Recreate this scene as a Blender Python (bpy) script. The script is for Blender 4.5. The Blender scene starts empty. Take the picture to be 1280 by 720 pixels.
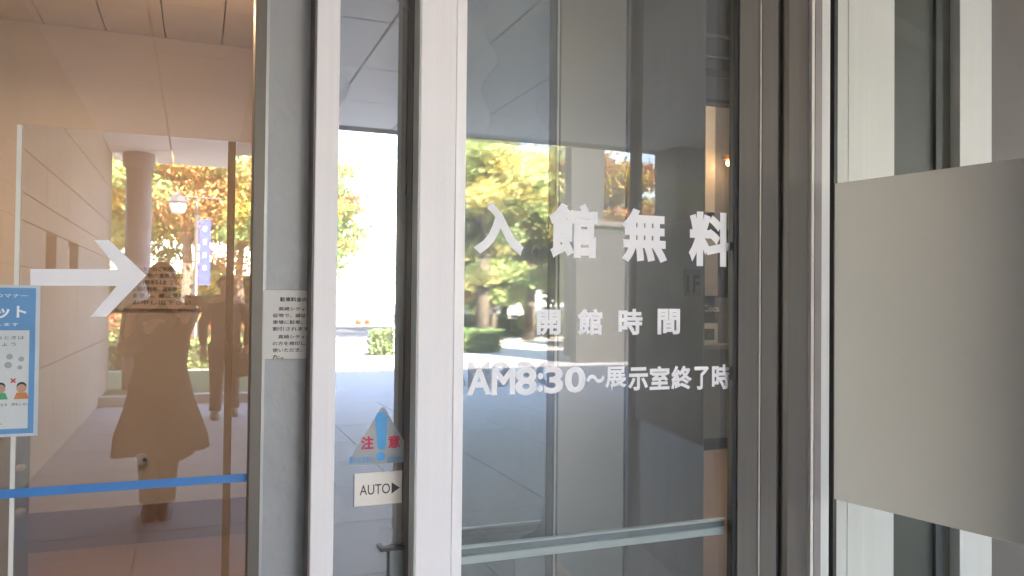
import bpy, bmesh, math, random
import numpy as np
from mathutils import Vector, Matrix
R = math.radians
S = bpy.context.scene
COL = S.collection

# ---------------------------------------------------------------- camera
YAW, PITCH, ROLL, FPX = R(21.6), R(0.98), R(0.58), 995.0
CAM = Vector((0, -2.3, 1.45))
Fw = Vector((math.sin(YAW)*math.cos(PITCH), math.cos(YAW)*math.cos(PITCH), math.sin(PITCH)))
Rt0 = Vector((math.cos(YAW), -math.sin(YAW), 0)); Up0 = Rt0.cross(Fw)
Rt = Rt0*math.cos(ROLL)+Up0*math.sin(ROLL); Up = -Rt0*math.sin(ROLL)+Up0*math.cos(ROLL)
cd = bpy.data.cameras.new('camera'); cam = bpy.data.objects.new('camera', cd); COL.objects.link(cam)
cd.sensor_width = 36; cd.lens = 36*FPX/1280; cd.clip_start = .05; cd.clip_end = 2000
cd.dof.use_dof = True; cd.dof.focus_distance = 2.7; cd.dof.aperture_fstop = 5
cam.matrix_world = Matrix(((Rt.x, Up.x, -Fw.x, CAM.x), (Rt.y, Up.y, -Fw.y, CAM.y), (Rt.z, Up.z, -Fw.z, CAM.z), (0, 0, 0, 1)))
S.camera = cam
def at(u, v, Y):                       # the point of the vertical plane y = Y seen at photo pixel (u, v)
    d = Fw*FPX+Rt*(u-640)+Up*(360-v); t = (Y-CAM.y)/d.y
    return CAM+d*t

# ---------------------------------------------------------------- sky, sun, exposure
SUN_EL, SUN_AZ = R(37), R(18)
w = bpy.data.worlds.new('World'); S.world = w; w.use_nodes = True
nt = w.node_tree; bg = nt.nodes['Background']; bg.inputs[1].default_value = 0.15
sky = nt.nodes.new('ShaderNodeTexSky'); sky.sky_type = 'NISHITA'; sky.sun_disc = False
sky.sun_elevation = SUN_EL; sky.sun_rotation = SUN_AZ; sky.air_density = 1.0; sky.dust_density = .3
nt.links.new(sky.outputs[0], bg.inputs[0])
sl = bpy.data.lights.new('sun', 'SUN'); sl.energy = 5.0; sl.angle = R(.5); sl.color = (1, .94, .86)
so = bpy.data.objects.new('sun', sl); COL.objects.link(so)
dv = Vector((math.sin(SUN_AZ)*math.cos(SUN_EL), math.cos(SUN_AZ)*math.cos(SUN_EL), math.sin(SUN_EL)))
so.rotation_euler = (-dv).to_track_quat('-Z', 'Y').to_euler(); so.location = (0, 10, 20)
S.view_settings.view_transform = 'Standard'; S.view_settings.look = 'None'
S.view_settings.exposure = 4.72; S.view_settings.gamma = 1
S.view_settings.use_white_balance = True; S.view_settings.white_balance_temperature = 7500; S.view_settings.white_balance_tint = 20
S.render.engine = 'CYCLES'
S.cycles.max_bounces = 10; S.cycles.diffuse_bounces = 5; S.cycles.glossy_bounces = 6
S.cycles.transparent_max_bounces = 24; S.cycles.transmission_bounces = 6
S.cycles.use_denoising = True; S.cycles.sample_clamp_indirect = 6
S.cycles.caustics_reflective = False; S.cycles.caustics_refractive = False

# ---------------------------------------------------------------- materials
def _new(name):
    m = bpy.data.materials.new(name); m.use_nodes = True
    return m, m.node_tree, m.node_tree.nodes['Principled BSDF']
def mat(name, col, rough=.6, metal=0, var=.08, scale=4, bump=0, bscale=60, col2=None, stretch=(1, 1, 1), spec=.5, transl=0):
    m, t, b = _new(name); L = t.links
    tc = t.nodes.new('ShaderNodeTexCoord'); mp = t.nodes.new('ShaderNodeMapping'); mp.inputs['Scale'].default_value = stretch
    L.new(tc.outputs['Object'], mp.inputs[0])
    n = t.nodes.new('ShaderNodeTexNoise'); n.inputs['Scale'].default_value = scale; n.inputs['Detail'].default_value = 6; n.inputs['Roughness'].default_value = .65
    L.new(mp.outputs[0], n.inputs[0])
    r = t.nodes.new('ShaderNodeValToRGB'); L.new(n.outputs[0], r.inputs[0])
    c1 = [max(0, c*(1-var)) for c in col]; c2 = list(col2) if col2 else [min(1, c*(1+var)) for c in col]
    r.color_ramp.elements[0].position = .3; r.color_ramp.elements[1].position = .7
    r.color_ramp.elements[0].color = (*c1, 1); r.color_ramp.elements[1].color = (*c2, 1)
    L.new(r.outputs[0], b.inputs['Base Color'])
    b.inputs['Roughness'].default_value = rough; b.inputs['Metallic'].default_value = metal
    b.inputs['Specular IOR Level'].default_value = spec
    if bump:
        n2 = t.nodes.new('ShaderNodeTexNoise'); n2.inputs['Scale'].default_value = bscale; n2.inputs['Detail'].default_value = 5
        L.new(mp.outputs[0], n2.inputs[0])
        bp = t.nodes.new('ShaderNodeBump'); bp.inputs['Strength'].default_value = bump; bp.inputs['Distance'].default_value = .01
        L.new(n2.outputs[0], bp.inputs['Height']); L.new(bp.outputs[0], b.inputs['Normal'])
    if transl:
        tr = t.nodes.new('ShaderNodeBsdfTranslucent'); mx = t.nodes.new('ShaderNodeMixShader'); mx.inputs[0].default_value = transl
        L.new(r.outputs[0], tr.inputs[0]); L.new(b.outputs[0], mx.inputs[1]); L.new(tr.outputs[0], mx.inputs[2])
        L.new(mx.outputs[0], t.nodes['Material Output'].inputs[0])
    return m
def emit(name, col, s):
    m, t, b = _new(name); b.inputs['Emission Color'].default_value = (*col, 1); b.inputs['Emission Strength'].default_value = s
    b.inputs['Base Color'].default_value = (*col, 1); return m
def glass(name, refl, tint, fres=0.0, dust_haze=.02):
    """pane: mirror-like coating of reflectance refl (+ fres x Fresnel), the rest passes with a tint; a diffuse grey film adds dust and veiling haze"""
    m, t, b = _new(name); t.nodes.remove(b); L = t.links; N = t.nodes
    gl = N.new('ShaderNodeBsdfGlossy'); gl.inputs['Roughness'].default_value = 0.0; gl.inputs[0].default_value = (.97, 1, 1, 1)
    tr = N.new('ShaderNodeBsdfTransparent'); tr.inputs[0].default_value = (*tint, 1)
    fr = N.new('ShaderNodeFresnel'); fr.inputs[0].default_value = 1.5
    wt = N.new('ShaderNodeTexCoord'); wn_ = N.new('ShaderNodeTexNoise'); wn_.inputs['Scale'].default_value = 2.2; wn_.inputs['Detail'].default_value = 1
    wb_ = N.new('ShaderNodeBump'); wb_.inputs['Strength'].default_value = .06; wb_.inputs['Distance'].default_value = .006
    L.new(wt.outputs['Object'], wn_.inputs[0]); L.new(wn_.outputs[0], wb_.inputs['Height']); L.new(wb_.outputs[0], gl.inputs['Normal'])
    ma = N.new('ShaderNodeMath'); ma.operation = 'MULTIPLY_ADD'; ma.inputs[1].default_value = fres; ma.inputs[2].default_value = refl
    ge = N.new('ShaderNodeNewGeometry'); inv = N.new('ShaderNodeMath'); inv.operation = 'SUBTRACT'; inv.inputs[0].default_value = 1
    L.new(ge.outputs['Backfacing'], inv.inputs[1])
    mu = N.new('ShaderNodeMath'); mu.operation = 'MULTIPLY'; mu.use_clamp = True
    L.new(fr.outputs[0], ma.inputs[0]); L.new(ma.outputs[0], mu.inputs[0]); L.new(inv.outputs[0], mu.inputs[1])
    mx = N.new('ShaderNodeMixShader'); L.new(mu.outputs[0], mx.inputs[0]); L.new(tr.outputs[0], mx.inputs[1]); L.new(gl.outputs[0], mx.inputs[2])
    df = N.new('ShaderNodeBsdfDiffuse'); df.inputs[0].default_value = (.6, .6, .6, 1)
    tc = N.new('ShaderNodeTexCoord'); n = N.new('ShaderNodeTexNoise'); n.inputs['Scale'].default_value = 1.6; n.inputs['Detail'].default_value = 2
    L.new(tc.outputs['Object'], n.inputs[0])
    m2 = N.new('ShaderNodeMath'); m2.operation = 'MULTIPLY'; m2.inputs[1].default_value = dust_haze*2; L.new(n.outputs[0], m2.inputs[0])
    mx2 = N.new('ShaderNodeMixShader'); L.new(m2.outputs[0], mx2.inputs[0]); L.new(mx.outputs[0], mx2.inputs[1]); L.new(df.outputs[0], mx2.inputs[2])
    L.new(mx2.outputs[0], N['Material Output'].inputs[0]); return m
def film(name, cr, ct, clear=.0, stained=False):
    """frosted film: diffuse reflection + diffuse transmission (+ a little straight-through)"""
    m, t, b = _new(name); t.nodes.remove(b); L = t.links; N = t.nodes
    d = N.new('ShaderNodeBsdfDiffuse'); d.inputs[0].default_value = (*cr, 1)
    tl = N.new('ShaderNodeBsdfTranslucent'); tl.inputs[0].default_value = (*ct, 1)
    a = N.new('ShaderNodeMixShader'); a.inputs[0].default_value = .82 if stained else .55
    if stained:
        tc = N.new('ShaderNodeTexCoord')
        n1 = N.new('ShaderNodeTexNoise'); n1.inputs['Scale'].default_value = 2.2; n1.inputs['Detail'].default_value = 7; L.new(tc.outputs['Object'], n1.inputs[0])
        n2 = N.new('ShaderNodeTexNoise'); n2.inputs['Scale'].default_value = 38; n2.inputs['Detail'].default_value = 2; L.new(tc.outputs['Object'], n2.inputs[0])
        r1 = N.new('ShaderNodeValToRGB'); r1.color_ramp.elements[0].position = .3; r1.color_ramp.elements[1].position = .7
        r1.color_ramp.elements[0].color = tuple(k*.88 for k in cr)+(1,); r1.color_ramp.elements[1].color = tuple(min(1, k*1.08) for k in cr)+(1,); L.new(n1.outputs[0], r1.inputs[0])
        r2 = N.new('ShaderNodeValToRGB'); r2.color_ramp.elements[0].position = .22; r2.color_ramp.elements[1].position = .27
        r2.color_ramp.elements[0].color = (.35, .34, .33, 1); L.new(n2.outputs[0], r2.inputs[0])
        mm = N.new('ShaderNodeMix'); mm.data_type = 'RGBA'; mm.blend_type = 'MULTIPLY'; mm.inputs[0].default_value = 1
        L.new(r1.outputs[0], mm.inputs[6]); L.new(r2.outputs[0], mm.inputs[7]); L.new(mm.outputs[2], d.inputs[0])
    tp = N.new('ShaderNodeBsdfTransparent'); c = N.new('ShaderNodeMixShader'); c.inputs[0].default_value = clear
    L.new(d.outputs[0], a.inputs[1]); L.new(tl.outputs[0], a.inputs[2]); L.new(a.outputs[0], c.inputs[1]); L.new(tp.outputs[0], c.inputs[2])
    L.new(c.outputs[0], N['Material Output'].inputs[0]); return m

M = dict(
 white_alu=mat('white_anodised_aluminium', (.86, .83, .83), .42, .0, .03, 1.5, .15, 40, stretch=(30, 30, .5)),
 bead=mat('white_glazing_bead', (.87, .85, .84), .35, 0, .02, 5),
 edge_brown=mat('brown_door_edge', (.15, .12, .11), .5, 0, .15, 8, stretch=(20, 20, 1)),
 edge_green=mat('grey_green_door_edge', (.55, .57, .52), .5, 0, .06, 3),
 grey_panel=mat('brushed_grey_cladding', (.33, .345, .35), .5, .15, .12, 2.2, .25, 26, stretch=(1, 1, .7)),
 jamb=mat('dimmed_grey_jamb', (.122, .110, .096), .6, .0, .07, 3, .1, 60, stretch=(20, 20, .6)),  # darker than the white stiles: dim metal reflection put into the colour
 jamb_dark=mat('dark_jamb_channel', (.055, .050, .045), .5, 0, .1, 4),
 gasket=mat('black_rubber_gasket', (.018, .018, .02), .6, 0, .1, 6),
 trim=mat('pale_metal_trim', (.62, .57, .50), .35, .2, .08, 6, stretch=(8, 8, 1)),
 concrete=mat('fair_faced_concrete', (.31, .30, .275), .8, 0, .14, 2.2, .3, 30),
 column=mat('pale_plaster_column', (.33, .31, .33), .7, 0, .05, 2, .1, 40),
 soffit=mat('grey_soffit_panel', (.86, .84, .82), .7, 0, .04, 2.5, .08, 50),
 roof=mat('canopy_concrete', (.40, .39, .37), .8, 0, .1, 1),
 beige=mat('beige_painted_wall', (.60, .56, .51), .65, 0, .03, 3, .15, 120),
 base=mat('brown_skirting', (.22, .12, .07), .5, 0, .08, 5),
 floor=mat('tan_polished_floor', (.38, .23, .13), .28, 0, .10, 3, .05, 20),
 ceil_in=mat('warm_grey_ceiling', (.88, .85, .82), .7, 0, .04, 3),
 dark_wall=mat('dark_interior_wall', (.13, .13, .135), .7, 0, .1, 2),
 col_l=mat('dimmed_column_side', (.070, .082, .080), .65, 0, .06, 2.5, .1, 50),  # left face darkened in colour to offset the lamp light on it
 col_f=mat('lightened_column_front', (.30, .29, .28), .6, 0, .07, 2.5, .1, 50, stretch=(6, 6, .5)),  # front face lightened in colour to make up for missing light
 vinyl=mat('white_vinyl', (.88, .87, .89), .5, 0, .015, 10),
 paper=mat('white_paper', (.74, .73, .70), .6, 0, .03, 6),
 board=mat('cream_notice_board', (.62, .60, .56), .5, 0, .03, 6),
 board_edge=mat('grey_board_edge', (.25, .24, .22), .5),
 ink=mat('black_ink', (.045, .045, .05), .6), ink_grey=mat('grey_ink', (.16, .16, .17), .6),
 red=mat('red_ink', (.62, .04, .09), .6), blue=mat('sky_blue_print', (.05, .36, .72), .5), blue2=mat('poster_blue', (.10, .30, .55), .45, 0, .06, 8),
 tape=mat('blue_tape', (.03, .20, .50), .45, 0, .05, 12), skin=mat('skin', (.50, .30, .22), .55, 0, .05, 8),
 green=mat('green_print', (.05, .35, .15), .6), hair=mat('dark_hair', (.03, .022, .018), .5, 0, .2, 30),
 coat=mat('dark_olive_coat', (.055, .05, .038), .8, 0, .15, 6, .2, 80), trousers=mat('dark_trousers', (.035, .035, .04), .8, 0, .1, 8),
 shoe=mat('dark_shoe', (.03, .025, .02), .4), camera=mat('black_camera_body', (.02, .02, .022), .4), bag=mat('dark_bag', (.04, .03, .03), .6),
 jacket=mat('dark_jacket', (.05, .045, .045), .8, 0, .1, 8),
 steel=mat('satin_steel', (.72, .76, .75), .35, .2, .05, 4, stretch=(.4, 10, 10)),
 steel_mid=mat('grey_rail_face', (.22, .26, .27), .35, .3, .05, 4),
 clear_edge=mat('polished_glass_edge', (.72, .72, .66), .25, 0, .05, 8),
 seam=film('silicone_joint_film', (.30, .22, .15), (.35, .26, .18), .45),
 white_board=mat('white_cladding_board', (.74, .73, .70), .5, 0, .035, 2, .12, 60, stretch=(10, 10, .4)),
 dark_board=mat('dark_green_grey_board', (.065, .068, .056), .5, 0, .08, 3), dark_line=mat('dark_post', (.05, .05, .05), .5),
 brown_board=mat('brown_grey_wall', (.13, .108, .10), .6, 0, .08, 2),
 machine=mat('grey_machine', (.13, .125, .12), .5, 0, .05, 4), orange=mat('orange_print', (.60, .22, .08), .6),
 plaza=mat('plaza_paving', (.38, .38, .39), .75, 0, .12, 1.2, .2, 25), slab=mat('paving_slab', (.38, .38, .39), .7, 0, .10, 1.7, .2, 30),
 joint=mat('paving_joint', (.16, .16, .165), .9), kerb=mat('pale_kerb', (.50, .49, .47), .8, 0, .1, 5, .2, 30),
 asphalt=mat('asphalt', (.06, .06, .062), .9, 0, .2, 8, .3, 40), paleground=mat('pale_forecourt', (.52, .50, .46), .85, 0, .08, 1),
 grass=mat('lawn', (.06, .10, .03), .9, 0, .3, 6, .5, 60), ground=mat('far_ground', (.24, .23, .20), .9, 0, .15, .2),
 bark=mat('bark', (.10, .075, .055), .9, 0, .25, 9, .5, 40),
 leaf_glare=mat('glare_gold_leaves', (.62, .56, .24), .7, 0, .12, 3, transl=.45), leaf_glare_g=mat('glare_green_leaves', (.40, .48, .20), .7, 0, .15, 3, transl=.45),  # paler leaf copies: overexposed brightness put into the colour
 leaf_y=mat('yellow_leaves', (.50, .38, .08), .7, 0, .2, 3, transl=.35), leaf_o=mat('orange_leaves', (.38, .20, .08), .7, 0, .25, 3, transl=.35),
 leaf_r=mat('red_leaves', (.33, .07, .045), .7, 0, .25, 3, transl=.3), leaf_g=mat('green_leaves', (.11, .20, .07), .7, 0, .25, 3, transl=.35),
 leaf_lg=mat('light_green_leaves', (.24, .33, .12), .7, 0, .2, 3, transl=.35),
 white_bldg=mat('white_render', (.70, .69, .67), .7, 0, .03, .3), pale_bldg=mat('pale_grey_render', (.52, .51, .49), .7, 0, .05, .3),
 grey_bldg=mat('dark_cladding', (.045, .048, .05), .8, 0, .08, .4), pane_blue=mat('blue_glass_window', (.06, .12, .20), .1, .2),
 hoard=mat('blue_grey_parapet', (.10, .15, .22), .7, 0, .06, 1), cone=mat('orange_cone', (.80, .12, .03), .5),
 lampmetal=mat('dark_lamp_metal', (.08, .08, .08), .4, .4), lampglass=mat('milky_lamp_glass', (.40, .39, .36), .3),
 banner=mat('blue_banner', (.015, .04, .30), .7), carwhite=mat('white_car_paint', (.78, .78, .78), .2), tyre=mat('tyre_rubber', (.02, .02, .02), .8),
 g_leaf1=glass('coated_door_glass', .38, (.42, .46, .45), .3, .27), g_leaf2=glass('clear_door_glass', .03, (.86, .89, .88), .9, .085),  # strong diffuse film on both door panes stands in for veiling haze
 g_left=glass('left_pane_glass', .15, (.90, .86, .82), 1.0, .02), g_left0=glass('left_window_glass', .045, (.93, .92, .90), 1.0, .012),
 g_side=glass('side_panel_glass', .0, (.90, .91, .89), .55, .01),
 frost=film('frosted_film', (.50, .48, .47), (.78, .75, .73), .05, True),
 trans_tri=film('pale_sticker_film', (.9, .95, .95), (.9, .9, .9), .55), trans_paper=mat('notice_paper', (.62, .57, .50), .6, 0, .03, 8),
 bulb=emit('warm_bulb', (1, .62, .30), 1.5), hot=emit('downlight_diffuser', (1, .80, .55), .12),
)

# ---------------------------------------------------------------- builders
class MB:
    def __init__(s): s.v = []; s.f = []; s.mi = []; s.cur = 0
    def add(s, vs, fs):
        o = len(s.v); s.v += [tuple(v) for v in vs]; s.f += [tuple(i+o for i in f) for f in fs]; s.mi += [s.cur]*len(fs); return s
    def box(s, a, b):
        (x0, y0, z0), (x1, y1, z1) = a, b
        return s.add([(x0, y0, z0), (x1, y0, z0), (x1, y1, z0), (x0, y1, z0), (x0, y0, z1), (x1, y0, z1), (x1, y1, z1), (x0, y1, z1)],
                     [(0, 3, 2, 1), (4, 5, 6, 7), (0, 1, 5, 4), (1, 2, 6, 5), (2, 3, 7, 6), (3, 0, 4, 7)])
    def obox(s, p, ax, ay, lx, ly, lz):          # box from corner p along unit ax, ay, z
        p = Vector(p); ax = Vector(ax)*lx; ay = Vector(ay)*ly; az = Vector((0, 0, lz))
        c = [p, p+ax, p+ax+ay, p+ay]; return s.add(c+[q+az for q in c], [(0, 3, 2, 1), (4, 5, 6, 7), (0, 1, 5, 4), (1, 2, 6, 5), (2, 3, 7, 6), (3, 0, 4, 7)])
    def tube(s, a, b, r0, r1=None, n=10, caps=True):
        a, b = Vector(a), Vector(b); r1 = r0 if r1 is None else r1; d = (b-a).normalized()
        u = d.orthogonal().normalized(); v = d.cross(u)
        vs = [a+(u*math.cos(t)+v*math.sin(t))*r0 for t in [2*math.pi*k/n for k in range(n)]]+[b+(u*math.cos(t)+v*math.sin(t))*r1 for t in [2*math.pi*k/n for k in range(n)]]
        fs = [(k, (k+1) % n, n+(k+1) % n, n+k) for k in range(n)]
        if caps: fs += [tuple(range(n-1, -1, -1)), tuple(range(n, 2*n))]
        return s.add(vs, fs)
    def lathe(s, c, prof, n=24):                 # prof: (r, z) from bottom to top
        vs = []
        for r, z in prof:
            vs += [(c[0]+max(r, 1e-4)*math.cos(2*math.pi*k/n), c[1]+max(r, 1e-4)*math.sin(2*math.pi*k/n), c[2]+z) for k in range(n)]
        fs = [(i*n+k, i*n+(k+1) % n, (i+1)*n+(k+1) % n, (i+1)*n+k) for i in range(len(prof)-1) for k in range(n)]
        fs += [tuple(range(n-1, -1, -1)), tuple((len(prof)-1)*n+k for k in range(n))]
        return s.add(vs, fs)
    def prism(s, pts, y0, y1):                   # (x, z) outline (ccw seen from -y) extruded in y
        n = len(pts); vs = [(x, y0, z) for x, z in pts]+[(x, y1, z) for x, z in pts]
        return s.add(vs, [tuple(range(n)), tuple(range(2*n-1, n-1, -1))]+[(k, n+k, n+(k+1) % n, (k+1) % n) for k in range(n)])
    def loft(s, rings):                          # rings of equal length, closed
        n = len(rings[0]); vs = [p for r in rings for p in r]
        fs = [(i*n+k, i*n+(k+1) % n, (i+1)*n+(k+1) % n, (i+1)*n+k) for i in range(len(rings)-1) for k in range(n)]
        fs += [tuple(range(n-1, -1, -1)), tuple((len(rings)-1)*n+k for k in range(n))]
        return s.add(vs, fs)
    def build(s, name, m, parent=None, smooth=False, bevel=0):
        me = bpy.data.meshes.new(name); me.from_pydata(s.v, [], s.f)
        for q in (m if isinstance(m, (list, tuple)) else [m]): me.materials.append(q)
        me.polygons.foreach_set('material_index', s.mi)
        if smooth: me.polygons.foreach_set('use_smooth', [True]*len(s.f))
        me.update()
        o = bpy.data.objects.new(name, me); COL.objects.link(o)
        if parent is not None:
            o.parent = parent; o.matrix_parent_inverse = Matrix.Translation(parent.location).inverted() if parent.type == 'EMPTY' else Matrix()
        if bevel:
            bm = o.modifiers.new('bevel', 'BEVEL'); bm.width = bevel; bm.segments = 2; bm.limit_method = 'ANGLE'
        return o
def tag(o, label=None, cat=None, group=None, kind=None):
    if label: o['label'] = label
    if cat: o['category'] = cat
    if group: o['group'] = group
    if kind: o['kind'] = kind
    return o
def thing(name, loc, label, cat, group=None):
    o = bpy.data.objects.new(name, None); o.empty_display_size = .1; COL.objects.link(o); o.location = loc
    bpy.context.view_layer.update() if False else None
    return tag(o, label, cat, group)
def struct(name, loc=(0, 0, 0)):
    o = bpy.data.objects.new(name, None); o.empty_display_size = .1; COL.objects.link(o); o.location = loc; o['kind'] = 'structure'; return o
def bx(name, a, b, m, parent=None, bevel=0): return MB().box(a, b).build(name, m, parent, bevel=bevel)

def text_mb(s, weight=.0):
    """the flat glyph outlines of a string as a mesh, with its bounds"""
    c = bpy.data.curves.new('text', 'FONT'); c.body = s; c.size = 1; c.bevel_depth = max(weight, .004); c.bevel_resolution = 0; c.resolution_u = 4; c.space_line = 1.25
    o = bpy.data.objects.new('text', c); COL.objects.link(o); bpy.context.view_layer.update()
    me = bpy.data.meshes.new_from_object(o.evaluated_get(bpy.context.evaluated_depsgraph_get()))
    v = np.array([p.co[:] for p in me.vertices]); f = [tuple(p.vertices) for p in me.polygons]
    bpy.data.objects.remove(o); bpy.data.curves.remove(c); bpy.data.meshes.remove(me)
    return v, f
def text(name, s, x0, x1, z0, z1, y, m, parent, weight=.02, keep=False, th=.0006):
    """lettering laid on a surface that faces -y, filling the box x0..x1, z0..z1 (keep: only height is used)"""
    v, f = text_mb(s, weight); lo, hi = v.min(0), v.max(0); sz = (z1-z0)/(hi[1]-lo[1]); sx = sz if keep else (x1-x0)/(hi[0]-lo[0])
    dz = max(hi[2]-lo[2], 1e-6)
    pts = [(x0+(p[0]-lo[0])*sx, y-(p[2]-lo[2])/dz*th+th/2, z0+(p[1]-lo[1])*sz) for p in v]
    mb = MB(); mb.add(pts, f)
    return mb.build(name, m, parent)

# ================================================================ GROUND AND SETTING
g = MB().add([(-600, -600, -.012), (600, -600, -.012), (600, 30, -.012), (-600, 30, -.012)], [(0, 1, 2, 3)]).build('ground', M['ground']); g['kind'] = 'structure'
pz = struct('plaza', (3, -5, 0))
MB().add([(-14, -16.2, -.004), (40, -16.2, -.004), (40, .14, -.004), (-14, .14, -.004)], [(0, 1, 2, 3)]).build('paving_bed', M['plaza'], pz)
rnd = random.Random(4)
slab_me = None
for i in range(12):
    for j in range(8):
        x, y = -1.2+i*.9, -.62-j*1.0
        o = None
        if slab_me is None:
            o = MB().box((.006, -.994, -.004), (.894, -.006, .004)).build('paving_slab', M['slab']); slab_me = o.data
        else:
            o = bpy.data.objects.new('paving_slab', slab_me); COL.objects.link(o)
        o.parent = pz; o.location = (x-3, y+5, rnd.uniform(0, .0015))
road = MB().add([(-120, -42, 0), (120, -42, 0), (120, -31, 0), (-120, -31, 0)], [(0, 1, 2, 3)]).build('road', M['asphalt']); road['kind'] = 'structure'
fore = MB().add([(-60, -30.6, -.002), (60, -30.6, -.002), (60, -16.2, -.002), (-60, -16.2, -.002)], [(0, 1, 2, 3)]).build('forecourt', M['paleground']); fore['kind'] = 'structure'
kb = MB().box((-60, -31, -.05), (60, -30.7, .13)).build('kerb', M['kerb'], None); kb['kind'] = 'structure'
gb = MB().box((-14, -13.2, -.03), (.95, -9.25, .10)).build('lawn', M['grass']); gb['kind'] = 'structure'
kb2 = MB().box((-14, -9.25, -.03), (1.1, -9.05, .12)).build('kerb', M['kerb']); kb2['kind'] = 'structure'

# canopy: the slab over entrance and interior, its soffit tiles
cp = thing('museum_canopy', (3, -3, 3.6), 'broad grey concrete canopy with panelled soffit over the museum entrance', 'canopy')
bx('canopy_slab', (-12, -7.4, 3.66), (20, 9, 5.2), M['roof'], cp)
bx('canopy_extension', (-6, -10.1, 3.66), (1.2, -7.41, 4.6), M['roof'], cp)
bx('canopy_fascia', (1.205, -7.46, 3.58), (20, -7.405, 5.15), M['roof'], cp)
pm = None
for i in range(-2, 11):
    for j in range(9):
        x, y = 1.375+(i-1)*.87, .30-(j+1)*1.26
        if y < -7.6 and x > .4: continue
        y0_, y1_ = y+.006, y+1.254
        if pm is None:
            o = MB().box((.011, .011, -.05), (.859, 1.249, 0)).build('soffit_panel', M['soffit'], None, bevel=.003); pm = o.data
        else:
            o = bpy.data.objects.new('soffit_panel', pm); COL.objects.link(o)
        o.parent = cp; o.location = (x-3, y+3, .05+rnd.uniform(-.002, .002))
# facade above and beside the doors
fw = thing('facade_wall', (0, .4, 0), 'grey concrete facade wall either side of the glazed entrance', 'wall')
bx('wall_left', (-12, .3, 0), (-1.6, .6, 3.6), M['concrete'], fw).name = 'wall_panel'
bx('wall_panel', (2.75, .5, 0), (20, .8, 3.6), M['concrete'], fw)
bx('transom', (-1.6, .22, 2.75), (2.14, .40, 3.6), M['grey_panel'], fw)

# ================================================================ INTERIOR
inn = struct('interior_floor', (1, 3, 0))
bx('floor_sheet', (-4, .28, -.05), (8, 7, .0), M['floor'], inn)
ic = struct('interior_ceiling', (1, 3, 3.0))
bx('ceiling_sheet', (-4, .41, 3.06), (.5, 3.1, 3.12), M['ceil_in'], ic)
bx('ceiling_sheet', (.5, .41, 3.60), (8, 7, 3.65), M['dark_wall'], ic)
pm2 = None
for i in range(-6, 3):
    for j in range(2):
        if pm2 is None:
            o = MB().box((.004, .004, -.04), (.316, 1.25, 0)).build('ceiling_panel', M['ceil_in']); pm2 = o.data
        else:
            o = bpy.data.objects.new('ceiling_panel', pm2); COL.objects.link(o)
        o.parent = ic; o.location = (-.52+i*.32-1, .42+j*1.255-3, .06)
bw = thing('beige_wall', (-1, 3, 0), 'warm beige interior wall with brown skirting behind the left window', 'wall')
bx('wall_face', (-4, 2.93, 0), (.50, 3.1, 3.06), M['beige'], bw)
bx('skirting', (-4, 2.905, 0), (.50, 2.928, .22), M['base'], bw)
iw = thing('interior_partition', (.5, 1.6, 0), 'plain partition wall running inward behind the grey cladding panel', 'wall')
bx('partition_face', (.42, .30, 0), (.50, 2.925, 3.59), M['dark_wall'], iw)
bk = thing('back_wall', (4, 6.2, 0), 'dark rear lobby wall behind the sliding doors', 'wall')
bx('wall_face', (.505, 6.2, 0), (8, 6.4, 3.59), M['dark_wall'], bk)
bx('wall_face', (-4.1, .3, 0), (-4, 3.1, 3.06), M['beige'], bk)
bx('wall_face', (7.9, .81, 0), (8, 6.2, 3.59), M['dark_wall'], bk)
cx = thing('lobby_column', (2.1, 1.4, 0), 'square grey column inside the lobby behind the lettered door glass', 'column')
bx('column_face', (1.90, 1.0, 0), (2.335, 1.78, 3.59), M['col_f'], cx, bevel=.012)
bx('dimmed_side_sheet', (1.885, 1.012, .0), (1.897, 1.77, 3.58), M['col_l'], cx)
p, q = at(857, 336, .985), at(872, 371, .985)
fs = thing('floor_sign', (p.x, .985, q.z), 'small grey 1F floor sign on the lobby column', 'sign')
bx('sign_plate', (p.x, .988, q.z), (q.x+.02, .998, p.z), mat('sign_plate_grey', (.21, .205, .20), .5), fs)
text('lettering', '1F', p.x+.008, q.x+.012, q.z+.02, p.z-.03, .986, M['ink'], fs)

def dl(name, x, y, z, label, e, col, size=.5, kind='POINT'):  # fixtures unseen; globe form made up so point lamps also light the ceiling
    t = thing(name, (x, y, z), label, 'light')
    MB().lathe((x, y, z-.012), [(.09, 0), (.10, .004), (.10, .012)], 20).build('trim_ring', M['paper'], t)
    MB().tube((x, y, z-.10), (x, y, z-.012), .015).build('stem', M['paper'], t)
    MB().lathe((x, y, z-.20), [(.01, 0), (.045, .01), (.065, .05), (.045, .09), (.01, .10)], 20).build('diffuser', M['hot'], t, True)
    l = bpy.data.lights.new('downlight_lamp', kind); l.energy = e; l.color = col
    if kind == 'AREA': l.shape = 'DISK'; l.size = size
    else: l.shadow_soft_size = .06
    o = bpy.data.objects.new('downlight_lamp', l); COL.objects.link(o); o.parent = t; o.location = (0, 0, -.30)
WARM = (1, .66, .38)
dl('ceiling_lamp', -.7, 1.25, 3.018, 'unseen warm lamp with a made-up globe, hung from ceiling above the beige wall, nearer the poster', 1.35, (1, .73, .53), .5, 'AREA')
dl('ceiling_lamp', -.05, 1.45, 3.018, 'unseen warm lamp with a made-up globe, hung from ceiling above the beige wall, nearer the grey panel', .7, WARM)
dl('ceiling_lamp', 4.4, 3.3, 3.598, 'unseen warm lamp with a made-up globe, hung from lobby ceiling right of the square column', 2.6, (1, .8, .62))
dl('ceiling_lamp', 1.2, 1.9, 3.598, 'unseen warm lamp with a made-up globe, hung from lobby ceiling left of the square column', .1, (1, .95, .92))

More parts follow.
